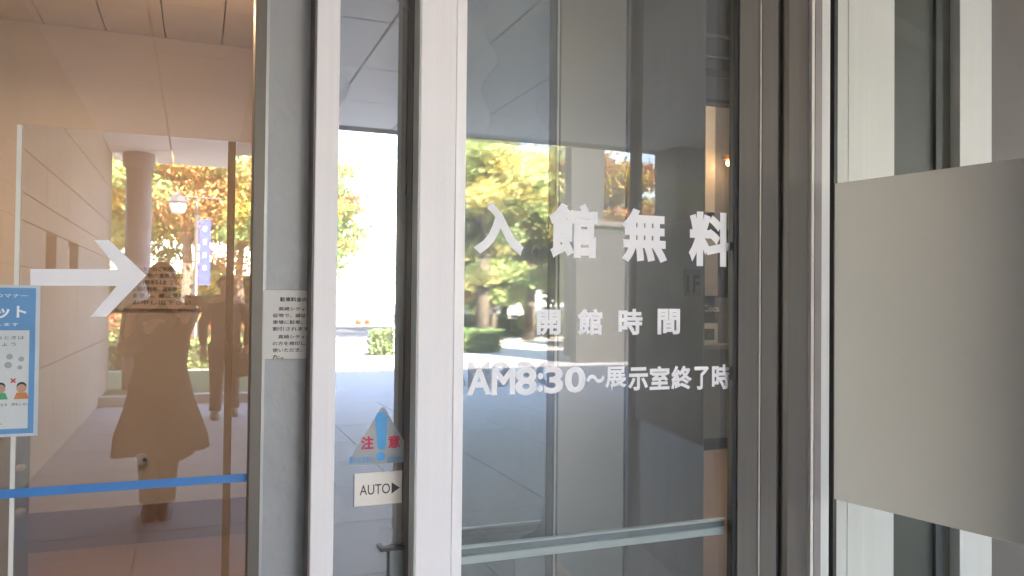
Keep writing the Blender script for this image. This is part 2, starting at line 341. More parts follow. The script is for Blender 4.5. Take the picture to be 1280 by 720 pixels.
# far side of the lobby seen right of the column
a, b_ = at(880, 130, 4.6), at(895, 245, 4.6)
vp = thing('lit_wall_strip', (a.x, 4.6, 0), 'narrow cream lit wall pier beside the small warm lamp', 'wall pier')
bx('pier_face', (a.x-.5, 4.62, 1.2), (b_.x, 4.75, 3.59), mat('cream_pier', (.62, .56, .46), .6), vp)
p = at(880, 245, 4.6)
cab = thing('reception_counter', (5.0, 4.4, 0), 'grey reception counter with dark kick recess at the back of the lobby', 'counter')
bx('counter_body', (4.4, 4.3, .12), (5.6, 4.6, 1.0), mat('counter_grey_blue', (.20, .22, .24), .4), cab)
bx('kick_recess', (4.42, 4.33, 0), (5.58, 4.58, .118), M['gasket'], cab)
bx('counter_top', (4.36, 4.25, 1.0), (5.64, 4.6, 1.04), mat('counter_top', (.28, .30, .32), .3), cab)
pnl = thing('information_board', (5.0, 4.62, 1.0), 'grey information board with pinned sheets behind the counter', 'board')
bx('board_back', (4.3, 4.62, 1.04), (5.7, 4.66, 2.4), mat('board_grey', (.19, .19, .20), .5), pnl)
def sheet(name, u0, v0, u1, v1, y, m, par):
    a = at(u0, v0, y); b = at(u1, v1, y); return bx(name, (a.x, y, b.z), (b.x, y+.004, a.z), m, par)
sheet('dark_screen', 879, 286, 916, 372, 4.612, M['gasket'], pnl)
sheet('pale_sheet', 881, 292, 897, 370, 4.606, mat('screen_reflection_grey', (.40, .39, .38), .5), pnl)  # pale reflection on the dark screen, drawn as a grey sheet
sheet('pale_sheet', 879, 404, 897, 440, 4.612, M['paper'], pnl)
sheet('photo_print', 880, 411, 893, 425, 4.606, M['ink_grey'], pnl)
sheet('board_strip', 877, 394, 916, 396, 4.612, M['board_edge'], pnl)
sheet('board_strip', 877, 448, 916, 450, 4.612, M['board_edge'], pnl)
p = at(879, 392, 4.61); text('lettering', 'Coca', p.x, p.x+.1, p.z+.02, p.z+.09, 4.611, M['paper'], pnl, keep=True)
p = at(908, 205, 4.55)
lm = thing('wall_lamp', (p.x, 4.6, p.z), 'small glowing warm spotlight beside the cream pier', 'lamp')
MB().lathe((p.x, 4.5, p.z-.03), [(.0, 0), (.025, .006), (.035, .03), (.025, .054), (.0, .06)], 16).build('bulb', M['bulb'], lm, True)
MB().lathe((p.x, 4.5, p.z+.035), [(.05, 0), (.055, .02), (.03, .05)], 16).build('glow_cap', M['orange'], lm)  # orange cap stands in for the glow above the bulb
MB().tube((p.x, 4.5, p.z+.07), (p.x, 4.62, p.z+.07), .01).build('bracket', M['lampmetal'], lm)
l = bpy.data.lights.new('lamp_light', 'POINT'); l.energy = .12; l.color = (1, .6, .3); l.shadow_soft_size = .04
o = bpy.data.objects.new('lamp_light', l); COL.objects.link(o); o.parent = lm; o.location = (0, -.15, -.04)
# wall behind the lamp, bulkhead with vents
bx('wall_face', (4.3, 4.70, 2.4), (5.9, 4.78, 3.59), mat('lobby_grey_wall', (.22, .21, .20), .6), bk)
lv = thing('ceiling_bulkhead', (4, 3.2, 2.6), 'dark ceiling bulkhead with two pale louvre bars above the lobby', 'bulkhead')
for v0, v1 in ((41, 50), (68, 74)):
    a, b_ = at(878, v0, 2.0), at(911, v1, 2.0)
    bx('louvre_bar', (a.x, 1.99, b_.z), (b_.x, 2.02, a.z), M['jamb'], lv)
a, b_ = at(878, 0, 2.05), at(917, 90, 2.05)
bx('vent_box', (a.x, 2.05, b_.z), (b_.x+.2, 2.2, 3.59), M['gasket'], lv)
a, b_ = at(878, 90, 2.3), at(917, 128, 2.3)
bx('bulkhead_face', (a.x-.05, 2.3, b_.z), (b_.x+.3, 2.4, 3.59), mat('bulkhead_grey', (.11, .105, .10), .6), lv)
bx('bulkhead_edge', (a.x-.05, 2.28, b_.z-.02), (b_.x+.3, 2.39, b_.z-.001), M['gasket'], lv)
# interior left: grey machine and shelf
mc = thing('ticket_machine', (-1.15, 2.0, 0), 'grey machine with knobs standing at the left below the blue poster', 'machine')
p = at(0, 560, 2.0); q = at(27, 560, 2.0)
bx('cabinet', (q.x-.5, 2.0, .0), (q.x-.03, 2.4, .86), M['machine'], mc, bevel=.01)
bx('front_panel', (q.x-.48, 1.985, .1), (q.x-.11, 1.998, .80), M['lampmetal'], mc)
bx('side_post', (q.x-.08, 1.96, .0), (q.x-.03, 1.998, .80), mat('light_post', (.20, .185, .17), .5), mc)
for v in (585, 640):
    k = at(26, v, 1.95); MB().lathe((k.x, 1.94, k.z-.02), [(.01, 0), (.024, .01), (.024, .03), (.01, .04)], 16).build('knob', M['board_edge'], mc, True)
k = at(176, 575, 2.90)
wb = thing('wall_button', (k.x, 2.92, k.z), 'small round white button on the beige wall above the blue tape', 'button')
MB().tube((k.x, 2.929, k.z), (k.x, 2.905, k.z), .036, .032, 24).build('button_plate', mat('button_blue_white', (.62, .68, .80), .4), wb, True, .002)
MB().tube((k.x+.02, 2.904, k.z), (k.x+.02, 2.895, k.z), .012, .012, 16).build('button_cap', M['ink_grey'], wb)
# wall notice
a, b_ = at(163, 330, 2.91), at(243, 386, 2.91)
wn = thing('wall_notice', (a.x, 2.91, b_.z), 'pale paper notice with black and red lines behind the arrow tip', 'notice')
bx('notice_sheet', (a.x, 2.922, b_.z), (b_.x, 2.928, a.z), M['trans_paper'], wn)
bx('bottom_strip', (a.x-.1, 2.915, b_.z-.012), (b_.x+.03, 2.928, b_.z-.001), M['base'], wn)
rows = [('ロッカーのご利用について', 'ink', .030, .02), ('・お荷物の貴重品は入れ', 'ink', .026, .02), ('使用料は', 'ink', .026, .02), ('１回の利用、返却時に戻り', 'ink', .026, .02), ('ません。鍵は係員へ', 'ink', .026, .02), ('お申し出下さい', 'ink', .022, .02)]
hh = (a.z-b_.z)/6.6
for i, (s, m, hgt, wt) in enumerate(rows):
    z1 = a.z-.012-i*hh
    text('notice_line', s, a.x+.015, b_.x-.02 if i != 2 else a.x+.2, z1-hh*.72, z1, 2.920, M[m], wn, .015)
z1 = a.z-.012-2*hh; text('notice_line', '２００円', a.x+.215, b_.x-.02, z1-hh*.72, z1, 2.920, M['red'], wn, .02)

# ================================================================ LEFT GLAZING
lg = thing('fixed_window', (-.3, .25, 0), 'tall fixed glass window left of the grey cladding panel', 'window')
bx('window_glass', (-1.55, .262, .05), (.150, .270, 2.75), M['g_left0'], lg)
a = at(22, 156, .25)
bx('door_glass', (a.x+.012, .247, .05), (.081, .255, a.z), M['g_left'], lg)
bx('door_glass', (.104, .247, .05), (.150, .255, a.z), M['g_left'], lg)
bx('glass_edge', (a.x, .245, .05), (a.x+.0115, .257, a.z), M['clear_edge'], lg)
bx('silicone_joint', (.0815, .2465, .05), (.1035, .2555, a.z), M['seam'], lg)
bx('frame_post', (.152, .20, .0), (.185, .30, 2.75), mat('brown_grey_frame', (.13, .115, .095), .45, .2, .05, 5), lg, bevel=.002)
bx('frame_post', (-1.6, .20, .0), (-1.555, .30, 2.75), M['jamb'], lg, bevel=.002)
bx('frame_sill', (-1.554, .22, 0), (.151, .30, .05), M['jamb'], lg)
# grey cladding panel
gp = thing('cladding_panel', (.3, .25, 0), 'tall brushed grey cladding panel between left window and sliding doors', 'wall panel')
bx('cladding_sheet', (.187, .245, 0), (.47, .29, 2.75), M['grey_panel'], gp, bevel=.003)
bx('cladding_edge', (.186, .238, 0), (.196, .2449, 2.75), mat('cladding_edge_metal', (.42, .43, .42), .4, .3), gp)
# blue tape
p = at(0, 612, .245)
tp = MB().box((-1.5, .2435, .897), (.150, .2449, .9215)).build('blue_tape', M['tape']); tag(tp, 'long blue warning tape stuck across the left window glass', 'tape')
# arrow sticker
ar = [(38, 336), (38, 357), (146, 357.5), (113, 396), (133, 396), (183, 344), (136, 300), (118, 300), (147, 336.5)]
pts = [(at(u, v, .245).x, at(u, v, .245).z) for u, v in ar]
o = MB().prism(pts, .2440, .2449).build('arrow_sticker', M['vinyl']); tag(o, 'big white arrow sticker pointing right on the left window glass', 'sticker')
# poster
ps = thing('etiquette_poster', (-.55, .245, 1.07), 'blue and white notice poster taped to the left window at picture edge', 'poster')
X0, X1, Z0, Z1 = -.70, -.405, 1.065, 1.482
bx('poster_sheet', (X0, .2436, Z0), (X1, .2449, Z1), mat('poster_white_edge', (.55, .62, .66), .4), ps)
bx('poster_print', (X0+.008, .2428, Z0+.008), (X1-.010, .2435, Z1-.008), M['blue2'], ps)
bx('white_panel', (X0+.02, .2420, Z0+.022), (X1-.024, .2427, Z1-.125), mat('poster_panel', (.62, .66, .66), .4), ps, bevel=.0003)
text('poster_title', '咳エチケット', X0+.03, X1-.032, Z1-.092, Z1-.055, .2420, M['vinyl'], ps, .03)
text('poster_line', '感染症予防のためのマナー', X0+.03, X1-.03, Z1-.035, Z1-.024, .2420, M['vinyl'], ps, .0)
text('poster_line', 'ご協力をお願いします', X0+.05, X1-.05, Z1-.113, Z1-.104, .2420, M['vinyl'], ps, .0)
text('poster_line', 'せきやくしゃみをするときは', X0+.04, X1-.036, Z1-.150, Z1-.140, .2412, M['ink_grey'], ps, .01)
text('poster_line', 'マスクをつけましょう', X0+.04, X1-.055, Z1-.168, Z1-.158, .2412, M['ink_grey'], ps, .01)
def disc(name, x, z, r, y, m, par, sx=1): return MB().tube((x, y, z), (x, y+.0006, z), r, r, 18).build(name, m, par)
for x, z, r in ((-.475, 1.285, .008), (-.447, 1.278, .007), (-.478, 1.262, .009), (-.45, 1.255, .006)): disc('grey_dot', x, z, r, .2412, mat('dot_grey', (.35, .37, .38), .6), ps)
for cx_, mm in ((-.495, 'green'), (-.445, 'orange')):
    MB().prism([(cx_-.018, 1.168), (cx_+.018, 1.168), (cx_+.012, 1.186), (cx_-.012, 1.186)], .2412, .2419).build('figure_body', M[mm], ps)
    disc('figure_face', cx_, 1.197, .012, .2404, M['skin'], ps); disc('figure_hair', cx_, 1.203, .012, .2408, M['hair'], ps)
text('cross_mark', '×', -.472, -.458, 1.212, 1.226, .2400, M['red'], ps, .03)
text('poster_line', '手でおさえる　何もしない', -.53, -.425, 1.150, 1.158, .2412, M['ink_grey'], ps)
text('poster_line', '詳しくは', -.56, -.50, 1.115, 1.123, .2412, M['ink_grey'], ps)
text('poster_line', 'ホームページへ', -.56, -.49, 1.098, 1.106, .2412, M['ink_grey'], ps)
# parking notice board
nb = thing('parking_notice', (.32, .24, 1.27), 'cream rounded notice board of Japanese parking text on the grey panel', 'notice board')
def rrect(x0, z0, x1, z1, r, n=6):
    out = []
    for cx_, cz_, a0 in ((x1-r, z1-r, 0), (x0+r, z1-r, 90), (x0+r, z0+r, 180), (x1-r, z0+r, 270)):
        out += [(cx_+r*math.cos(R(a0+90*k/n)), cz_+r*math.sin(R(a0+90*k/n))) for k in range(n+1)]
    return out
MB().prism(rrect(.189, 1.265, .460, 1.480, .010), .2385, .2449).build('board_rim', M['board_edge'], nb)
MB().prism(rrect(.1905, 1.2665, .4585, 1.4785, .009), .2368, .2384).build('board_face', M['board'], nb)
text('board_title', '駐車料金の精算について', .238, .416, 1.443, 1.457, .2364, M['ink'], nb, .03)
lines = ['　高崎シティギャラリー来館者', '証等で、城址地下第二駐車場', '車場に駐車、和田橋料金無料', '割引されます。', '　高崎シティギャラリー窓口', 'の方を検印し、駐車券を提示', '使いただき、サービスを受', 'た。']
z = 1.427
for i, s in enumerate(lines):
    if i in (4,): z -= .004
    n = len(s); st = s.startswith('　'); s2 = s.strip('　')
    x0 = .218+(.0165 if st else 0); wd = .0165*len(s2)
    text('board_line', s2, x0, x0+wd, z-.0125, z, .2364, M['ink'], nb, .02); z -= .0205

# ================================================================ SLIDING DOORS
# leaf behind (left)
d1 = thing('sliding_door', (.6, .2, 0), 'rear sliding glass door with slim white left stile and AUTO sign', 'door', 'automatic sliding glass doors')
bx('stile', (.325, .135, .03), (.394, .236, 2.7), M['white_alu'], d1, bevel=.003)
bx('stile_edge', (.319, .137, .03), (.3249, .235, 2.7), M['edge_brown'], d1)
bx('stile_side', (.3941, .15, .03), (.3965, .23, 2.7), M['edge_green'], d1)
bx('door_glass', (.3945, .142, .08), (1.095, .150, 2.64), M['g_leaf1'], d1)
bx('stile', (1.096, .138, .03), (1.138, .236, 2.7), M['jamb'], d1, bevel=.002)
bx('highlight_strip', (1.121, .131, .03), (1.127, .1379, 2.7), M['trim'], d1)  # pale strip painted as the highlight along the stile
bx('top_rail', (.394, .138, 2.64), (1.096, .236, 2.7), M['white_alu'], d1)
bx('bottom_rail', (.394, .138, .03), (1.096, .236, .08), M['white_alu'], d1)
# front leaf (right)
d2 = thing('sliding_door', (1.2, .05, 0), 'front sliding glass door with broad white stile and white opening-hours lettering', 'door', 'automatic sliding glass doors')
xg = .723
bx('stile', (.612, 0, .03), (xg-.001, .105, 2.7), M['white_alu'], d2, bevel=.003)
bx('stile', (xg+.0005, .003, .03), (.757, .105, 2.7), M['bead'], d2, bevel=.003)
bx('stile_edge', (.606, .070, .03), (.6115, .128, 2.7), M['edge_brown'], d2)
bx('stile_edge', (.608, .003, .03), (.6115, .069, 2.7), M['edge_green'], d2)
bx('door_glass', (.7575, .026, .08), (1.745, .034, 2.64), M['g_leaf2'], d2)
bx('stile', (1.746, .004, .03), (1.80, .036, 2.7), M['jamb_dark'], d2, bevel=.003)  # dark colour carries the dimmer reflection of this stile's metal
bx('stile_bead', (1.7475, -.004, .03), (1.757, .0035, 2.7), M['jamb'], d2)
bx('top_rail', (.757, .005, 2.64), (1.746, .10, 2.7), M['white_alu'], d2)
bx('bottom_rail', (.757, .005, .03), (1.746, .10, .08), M['white_alu'], d2)
# steel mid rail of the front leaf, behind the glass
zt, zb = .692, .648
bx('mid_rail', (.758, .040, zt-.005), (1.745, .058, zt+.002), M['steel'], d2)
bx('mid_rail', (.758, .050, zt-.028), (1.745, .060, zt-.0055), M['steel_mid'], d2)
bx('mid_rail', (.758, .040, zb-.008), (1.745, .062, zt-.0285), M['steel'], d2)
# lettering: each character a separate piece
def lettering(label, items, y, weight):
    t = thing('door_lettering', (1.2, y, at(750, items[0][4], y).z), label, 'lettering')
    for ch, u0, u1, v0, v1 in items:
        a = at(u0, v0, y); b = at(u1, v1, y)
        # slight perspective of the plane: take the box from the corners at the mid height and mid width
        um, vm = (u0+u1)/2, (v0+v1)/2
        text('character', ch, at(u0, vm, y).x, at(u1, vm, y).x, at(um, v1, y).z, at(um, v0, y).z, y, M['vinyl'], t, weight)
    return t
LY = .0255
lettering('large white characters reading 入館無料 across the glass of front door',
          [('入', 592, 655, 252, 319), ('館', 686, 747, 254, 323), ('無', 777, 834, 261, 328), ('料', 861, 915, 265, 333)], LY, .042)
lettering('small white characters reading 開館時間 in the middle row on front door',
          [('開', 671, 701, 387, 419), ('館', 722, 753, 386, 419), ('時', 773, 803, 386, 418.5), ('間', 822, 850, 386, 418)], LY, .036)
lettering('white line reading AM8:30～展示室終了時 lowest on the glass of front door',
          [('A', 584, 614, 459, 493.5), ('M', 614.5, 644, 459, 493.5), ('8', 644, 671, 458.5, 494), (':', 672, 679, 466, 490), ('3', 680, 704, 458, 492), ('0', 706, 732, 458, 491), ('～', 733, 756, 468, 479),
           ('展', 756.5, 783, 458, 488.5), ('示', 785, 810, 459, 488), ('室', 812, 837, 457.5, 487), ('終', 839, 865, 457, 487), ('了', 868, 886, 458, 487), ('時', 890, 913, 455.5, 486.5)], LY, .032)
# AUTO sign
au = thing('auto_sign', (.53, .14, .82), 'cream AUTO sign with black right-pointing triangle on rear door glass', 'sign')
bx('sign_plate', (.456, .1395, .820), (.604, .1418, .920), mat('auto_cream', (.80, .75, .68), .5, 0, .02, 4), au, bevel=.0008)
bx('sign_edge', (.4535, .1400, .8185), (.4559, .1418, .9215), M['ink_grey'], au)
text('lettering', 'AUTO', .472, .566, .853, .884, .1390, M['ink'], au, -.006)
MB().prism([(.571, .851), (.597, .868), (.571, .886)], .1388, .1394).build('triangle', M['ink'], au)
# caution sticker
ca = thing('caution_sticker', (.54, .14, .95), 'pale triangular caution sticker with blue exclamation mark above AUTO sign', 'sticker')
MB().prism([(.433, .943), (.645, .947), (.645, .953), (.545, 1.118), (.535, 1.118), (.433, .953)], .1408, .1412).build('sticker_base', M['trans_tri'], ca)
def tp2(u, v): p_ = at(u, v, .140); return (p_.x, p_.z)
exc = [(tp2(469, 522)), (tp2(472, 558)), (tp2(474.5, 562)), (tp2(480, 562)), (tp2(482, 558)), (tp2(484.5, 522)), (tp2(481, 515.5)), (tp2(476.5, 514.5)), (tp2(472, 516.5))]
MB().prism(exc, .1396, .1402).build('exclamation_bar', M['blue'], ca)
p = at(476, 570.5, .14); disc('exclamation_dot', p.x, p.z, .0145, .1396, M['blue'], ca)
def tx(par, s, u0, u1, v0, v1, y, m, w_):
    um, vm = (u0+u1)/2, (v0+v1)/2
    text('lettering', s, at(u0, vm, y).x, at(u1, vm, y).x, at(um, v1, y).z, at(um, v0, y).z, y, m, par, w_)
tx(ca, '注', 451, 467, 545, 562, .1396, M['red'], .03); tx(ca, '意', 485, 500, 544, 560, .1396, M['red'], .03)
tx(ca, '駆け込まない', 437, 467, 570.5, 579, .1396, M['blue'], .02); tx(ca, '立ち止まらない', 484, 512, 569.5, 577, .1396, M['blue'], .02)
# lock box low on the rear door
a, b_ = at(474, 684, .13), at(512, 720, .13)
lk = thing('door_lock', (.55, .13, .55), 'grey lock box low on the rear door below the AUTO sign', 'lock')
bx('lock_case', (a.x+.03, .120, b_.z-.15), (b_.x, .1415, a.z-.012), mat('lock_grey', (.20, .22, .22), .4, .4), lk, bevel=.003)
bx('lock_cap', (a.x, .112, a.z-.011), (b_.x, .1415, a.z), M['jamb_dark'], lk, bevel=.002)

# ================================================================ RIGHT JAMB
jb = thing('door_jamb', (1.98, 0, 0), 'stepped metal jamb, coloured darker for its dim reflection, right of the lettered sliding door', 'door frame')
def jx(u, y): return at(u, 360, y).x
JY = -.03
def post(name, u0, u1, y0, y1, m, bev=.0015): return bx(name, (jx(u0, y0)+.0008, y0, 0), (jx(u1, y0)-.0008, y1, 2.75), m, jb, bevel=bev)
post('jamb_face', 917, 922, -.012, -.004, M['gasket'], 0)
post('jamb_face', 923, 948.5, -.020, .034, M['jamb'])
post('trim_line', 949.2, 951.2, -.024, .034, M['trim'], 0)
post('jamb_face', 951.8, 972, -.020, .034, M['jamb'])
post('channel', 972, 986, .012, .034, M['jamb_dark'], 0)
post('jamb_face', 985, 1013.5, -.034, .13, M['jamb'])
post('trim_line', 1013.8, 1017.8, -.050, .1, mat('bright_trim', (.66, .61, .56), .45, 0), 0)
post('jamb_return', 1018.2, 1027, -.044, .13, mat('purple_grey_return', (.30, .27, .265), .4, .3), 0)
# side glass panel: plane leaning away from the doors
P0 = Vector((2.16, -.10, 0)); DX = Vector((.187, -.982, 0)).normalized(); NX = Vector((.982, .187, 0)).normalized()
sg = thing('side_glass_panel', tuple(P0), 'glass side screen with a broad frosted band right of the jamb', 'glass screen')
MB().obox(P0-DX*.075+Vector((0, 0, 0)), DX, NX, .018, .02, 2.75).build('gasket', M['gasket'], sg)
MB().obox(P0-DX*.055+Vector((0, 0, .05)), DX, NX, 1.9, .010, 3.45).build('glass_pane', M['g_side'], sg)
MB().obox(P0-DX*.052-NX*.0015+Vector((0, 0, .7505)), DX, NX, 1.88, .001, 1.14).build('frosted_band', M['frost'], sg)
MB().obox(P0-DX*.055+Vector((0, 0, 0)), DX, NX, 1.95, .03, .048).build('floor_channel', M['jamb'], sg)
MB().obox(P0+DX*1.85-NX*.02, DX, NX, .06, .06, 3.55).build('end_post', M['jamb'], sg, bevel=.003)
# clad wall behind the side screen
cw = thing('striped_cladding_wall', (2.6, .1, 0), 'wall of white boards and dark strips seen through the right glass screen', 'wall')
def board(name, u0, u1, y, m, y1=.12): return bx(name, (at(u0, 360, y).x, y, 0), (at(u1, 360, y).x-.0012, y1, 3.55), m, cw, bevel=.0015)
board('white_board', 1026, 1060, .035, M['white_board'])
board('white_board', 1060, 1118, .033, M['white_board'])
board('dark_board', 1116, 1172, .075, M['dark_board'])
board('dark_post', 1170, 1178.5, .060, M['dark_line'])
board('dark_board', 1178, 1203, .076, M['dark_board'])
board('white_board', 1200, 1240, .030, M['white_board'])
board('brown_board', 1238, 1440, .08, M['brown_board'])
MB().obox(P0+DX*.70+NX*.55, DX, NX, 1.2, .04, 3.55).build('shading_board', M['brown_board'], cw)  # added board: blocks light behind the frosted band to darken its right end

# ================================================================ OUTDOORS (behind the camera, seen in the glass)
# concrete side wall with panels and recesses
sw = thing('concrete_side_wall', (-1.3, -5, 0), 'pale concrete panel wall with small square windows left of the entrance', 'wall')
def cpanel(y0, y1, z0, z1, x=-1.2): return bx('concrete_panel', (x-.12, y0+.005, z0+.005), (x, y1-.005, z1-.005), M['concrete'], sw)
bx('wall_core', (-1.5, -10.35, 0), (-1.335, -3.31, 3.6), M['joint'], sw)
bx('wall_core', (-1.5, -3.30, 2.0), (-1.335, .2, 3.6), M['joint'], sw)
wins = [(-5.50, -4.95), (-6.92, -6.2)]
rowsz = [0, .85, 1.68, 2.02, 2.22, 2.54, 3.05, 3.59]
ys = [.19, -1.5, -3.3, -4.95, -5.50, -6.2, -6.92, -8.6, -10.35]
for z0, z1 in zip(rowsz[:-1], rowsz[1:]):
    for y1, y0 in zip(ys[:-1], ys[1:]):
        if z0 < 1.9 and (y0, y1) == (-3.3, -1.5): continue
        if z0 == 1.68 and (y0, y1) in wins: continue
        if z0 == 1.68 and (y0, y1) == (-3.3, -1.5): continue
        cpanel(y0, y1, z0, z1)
for y0, y1 in wins:
    f = bx('window', (-1.33, y0+.02, 1.70), (-1.28, y1-.02, 2.0), M['jamb_dark'], sw)
    bx('pane', (-1.279, y0+.08, 1.75), (-1.274, y1-.02, 1.97), mat('window_blind', (.55, .52, .48), .5), f)
bx('display_window', (-1.42, -3.29, .2), (-1.36, -1.52, 1.99), M['gasket'], sw)
sh = thing('display_shelf', (-1.5, -2.8, 0), 'dark glazed display case with small orange items in the concrete wall', 'display case')
for z in (.6, 1.05, 1.5): bx('shelf', (-1.358, -3.25, z), (-1.24, -1.6, z+.02), M['paper'], sh)
for k in range(6): bx('item', (-1.33, -3.2+k*.26, 1.071), (-1.27, -3.1+k*.26, 1.071+.12+.05*(k % 3)), M['orange'] if k % 2 else M['paper'], sh)
pc = thing('round_column', (-.83, -10.25, 0), 'round pale column at the outer end of the concrete wall', 'column')
MB().lathe((-.83, -10.25, 0), [(.18, 0), (.18, 3.35)], 32).build('shaft', M['column'], pc, True)
MB().lathe((-.83, -10.25, 3.35), [(.18, 0), (.225, .06), (.225, .30)], 32).build('capital', M['column'], pc, True)
# square pillar carrying canopy on the right
for x0, x1, lab in ((6.0, 8.2, 'wide dark concrete pier at the canopy edge beyond the right door'),):
    pl = tag(bx('canopy_pier', (x0, -7.35, 0), (x1, -6.8, 3.58), mat('dark_concrete', (.19, .19, .185), .8, 0, .1, 2)), lab, 'pier')
pl2 = tag(bx('canopy_pier', (14, -7.35, 0), (15.2, -6.6, 3.58), M['concrete']), 'plain concrete pier holding the far right end of the canopy', 'pier')

def tree(name, x, y, h, cr, mats, probs, label, seed, n=9000, leaf=.13, low=.10, cat='tree'):
    n = int(n*1.7); leaf *= .78
    rs = np.random.RandomState(seed); rd = random.Random(seed)
    t = thing(name, (x, y, 0), label, cat, None)
    tr = MB(); top = Vector((x+rd.uniform(-.2, .2), y, h*.62)); base = Vector((x, y, -.05)); mid = Vector((x+rd.uniform(-.12, .12), y, h*.3))
    r0 = .022*h
    tr.tube(base, mid, r0*1.25, r0*.85, 12); tr.tube(mid, top, r0*.85, r0*.4, 10)
    ends = []
    for k in range(16):
        f_ = rd.uniform(.25, 1); s_ = mid.lerp(top, f_); a_ = k*2.4+rd.uniform(-.4, .4); el = rd.uniform(.1, 1.0)
        ln = cr*rd.uniform(.55, .95)*(1.05-.3*f_)
        e_ = s_+Vector((math.cos(a_)*math.cos(el), math.sin(a_)*math.cos(el), math.sin(el)))*ln
        tr.tube(s_, e_, r0*.28, r0*.08, 6, False); ends.append(e_)
        for q in range(3):
            s2 = s_.lerp(e_, rd.uniform(.4, .9)); e2 = s2+Vector((rd.uniform(-1, 1), rd.uniform(-1, 1), rd.uniform(-.3, 1))).normalized()*ln*.5
            tr.tube(s2, e2, r0*.1, r0*.04, 5, False); ends.append(e2)
    tr.build('trunk', M['bark'], t, True)
    K = 70
    cen = []
    for k in range(K):
        if k < len(ends): c = np.array(ends[k])
        else:
            u_ = rs.normal(size=3); u_ /= np.linalg.norm(u_); rr = rs.uniform(.45, 1)**.6
            c = np.array([x, y, h*(.5+low/2)])+u_*rr*np.array([cr, cr, h*(.5-low/2)])
        c[2] = min(max(c[2], h*low), h*.97); cen.append(c)
    cen = np.array(cen); K = len(cen)
    which = rs.randint(0, K, n); rad = (rs.uniform(.4, .75, K)*cr*.42)[which]
    off = rs.normal(size=(n, 3))*.55; off[:, 2] *= .5
    pos = cen[which]+off*rad[:, None]
    a_ = rs.normal(size=(n, 3)); a_ /= np.linalg.norm(a_, axis=1)[:, None]; b2 = np.cross(a_, rs.normal(size=(n, 3))); b2 /= np.linalg.norm(b2, axis=1)[:, None]
    sz = rs.uniform(.6, 1.3, n)[:, None]*leaf
    v = np.stack([pos-a_*sz, pos+b2*sz*.45, pos+a_*sz, pos-b2*sz*.45], 1).reshape(-1, 3)
    me = bpy.data.meshes.new('crown'); me.vertices.add(4*n); me.vertices.foreach_set('co', v.ravel())
    me.loops.add(4*n); me.loops.foreach_set('vertex_index', np.arange(4*n)); me.polygons.add(n)
    me.polygons.foreach_set('loop_start', np.arange(n)*4)
    cm = rs.choice(len(mats), K, p=probs); mi = cm[which]; fl = rs.rand(n) < .2; mi[fl] = rs.choice(len(mats), fl.sum(), p=probs)
    for q in mats: me.materials.append(M[q])
    me.polygons.foreach_set('material_index', mi); me.update(); me.validate()
    o = bpy.data.objects.new('crown', me); COL.objects.link(o); o.parent = t; o.matrix_parent_inverse = Matrix.Translation(t.location).inverted()
    return t
GLARE = ['leaf_glare', 'leaf_y', 'leaf_glare_g', 'leaf_lg', 'leaf_r']
AUT = ['leaf_y', 'leaf_o', 'leaf_lg', 'leaf_g', 'leaf_r']
tree('autumn_tree', -.3, -24.5, 8.6, 2.9, AUT, [.16, .26, .32, .2, .06], 'orange and gold autumn tree behind the banner lamp post', 3, 14000)
tree('autumn_tree', 2.9, -22.5, 7.4, 2.3, AUT, [.12, .10, .38, .38, .02], 'green tree turning yellow just right of the banner lamp post', 5, 12000)
tree('autumn_tree', -4.4, -27, 8.5, 3.0, AUT, [.3, .2, .3, .2, 0], 'broad yellow-green tree farthest left behind the lawn', 8, 10000)
tree('autumn_tree', 4.0, -26.5, 6.8, 1.2, AUT, [.05, .12, .30, .50, .03], 'slim green tree with a reddish tip beside the white building', 11, 9000, low=.2)
tree('autumn_tree', 9.0, -23.0, 9.6, 2.6, GLARE, [.45, .12, .33, .08, .02], 'golden yellow tree spreading over the clipped hedges', 14, 13000)
tree('autumn_tree', 11.8, -25.5, 9.6, 2.6, GLARE, [.45, .15, .3, .08, .02], 'tall yellow tree right of the golden hedge tree', 17, 12000)
tree('autumn_tree', 14.4, -23.5, 8.6, 2.2, AUT, [.42, .4, .04, .04, .1], 'orange autumn tree rising above the low grey building', 21, 12000, low=.45)
tree('autumn_tree', 9.2, -27.5, 5.0, 1.8, AUT, [.05, .25, .1, .1, .5], 'small red-leaved tree behind the golden tree', 25, 7000)

for k_, (x_, y_, h_, c_, pr, lb) in enumerate([
    (-7.5, -29.5, 8.0, 3.2, [.1, .2, .35, .3, .05], 'dense mixed tree at the far left end of the back row'),
    (-2.2, -30, 8.2, 3.1, [.2, .15, .35, .3, 0], 'dense yellow-green back-row tree left of the lamp post'),
    (1.6, -29, 7.6, 2.9, [.12, .18, .35, .35, 0], 'dense green back-row tree right of the lamp post'),
    (10.5, -26, 4.2, 1.7, [.2, .05, .6, .15, 0], 'low round green tree under the golden ones, nearer the door'),
    (13.2, -27, 4.4, 1.9, [.2, .05, .5, .25, 0], 'low round green tree under the golden ones, farther right'),
    (10.6, -31, 8.2, 2.1, [.3, .08, .45, .17, 0], 'yellow tree paled for glare standing behind the longer hedge'),
    (12.5, -30, 8.0, 2.9, [.4, .1, .35, .15, 0], 'dense gold tree paled for glare behind the tall yellow tree')]):
    tree('autumn_tree', x_, y_, h_, c_, GLARE if x_ > 7 else AUT, pr, lb, 40+k_, 13000, leaf=.17, low=.04)
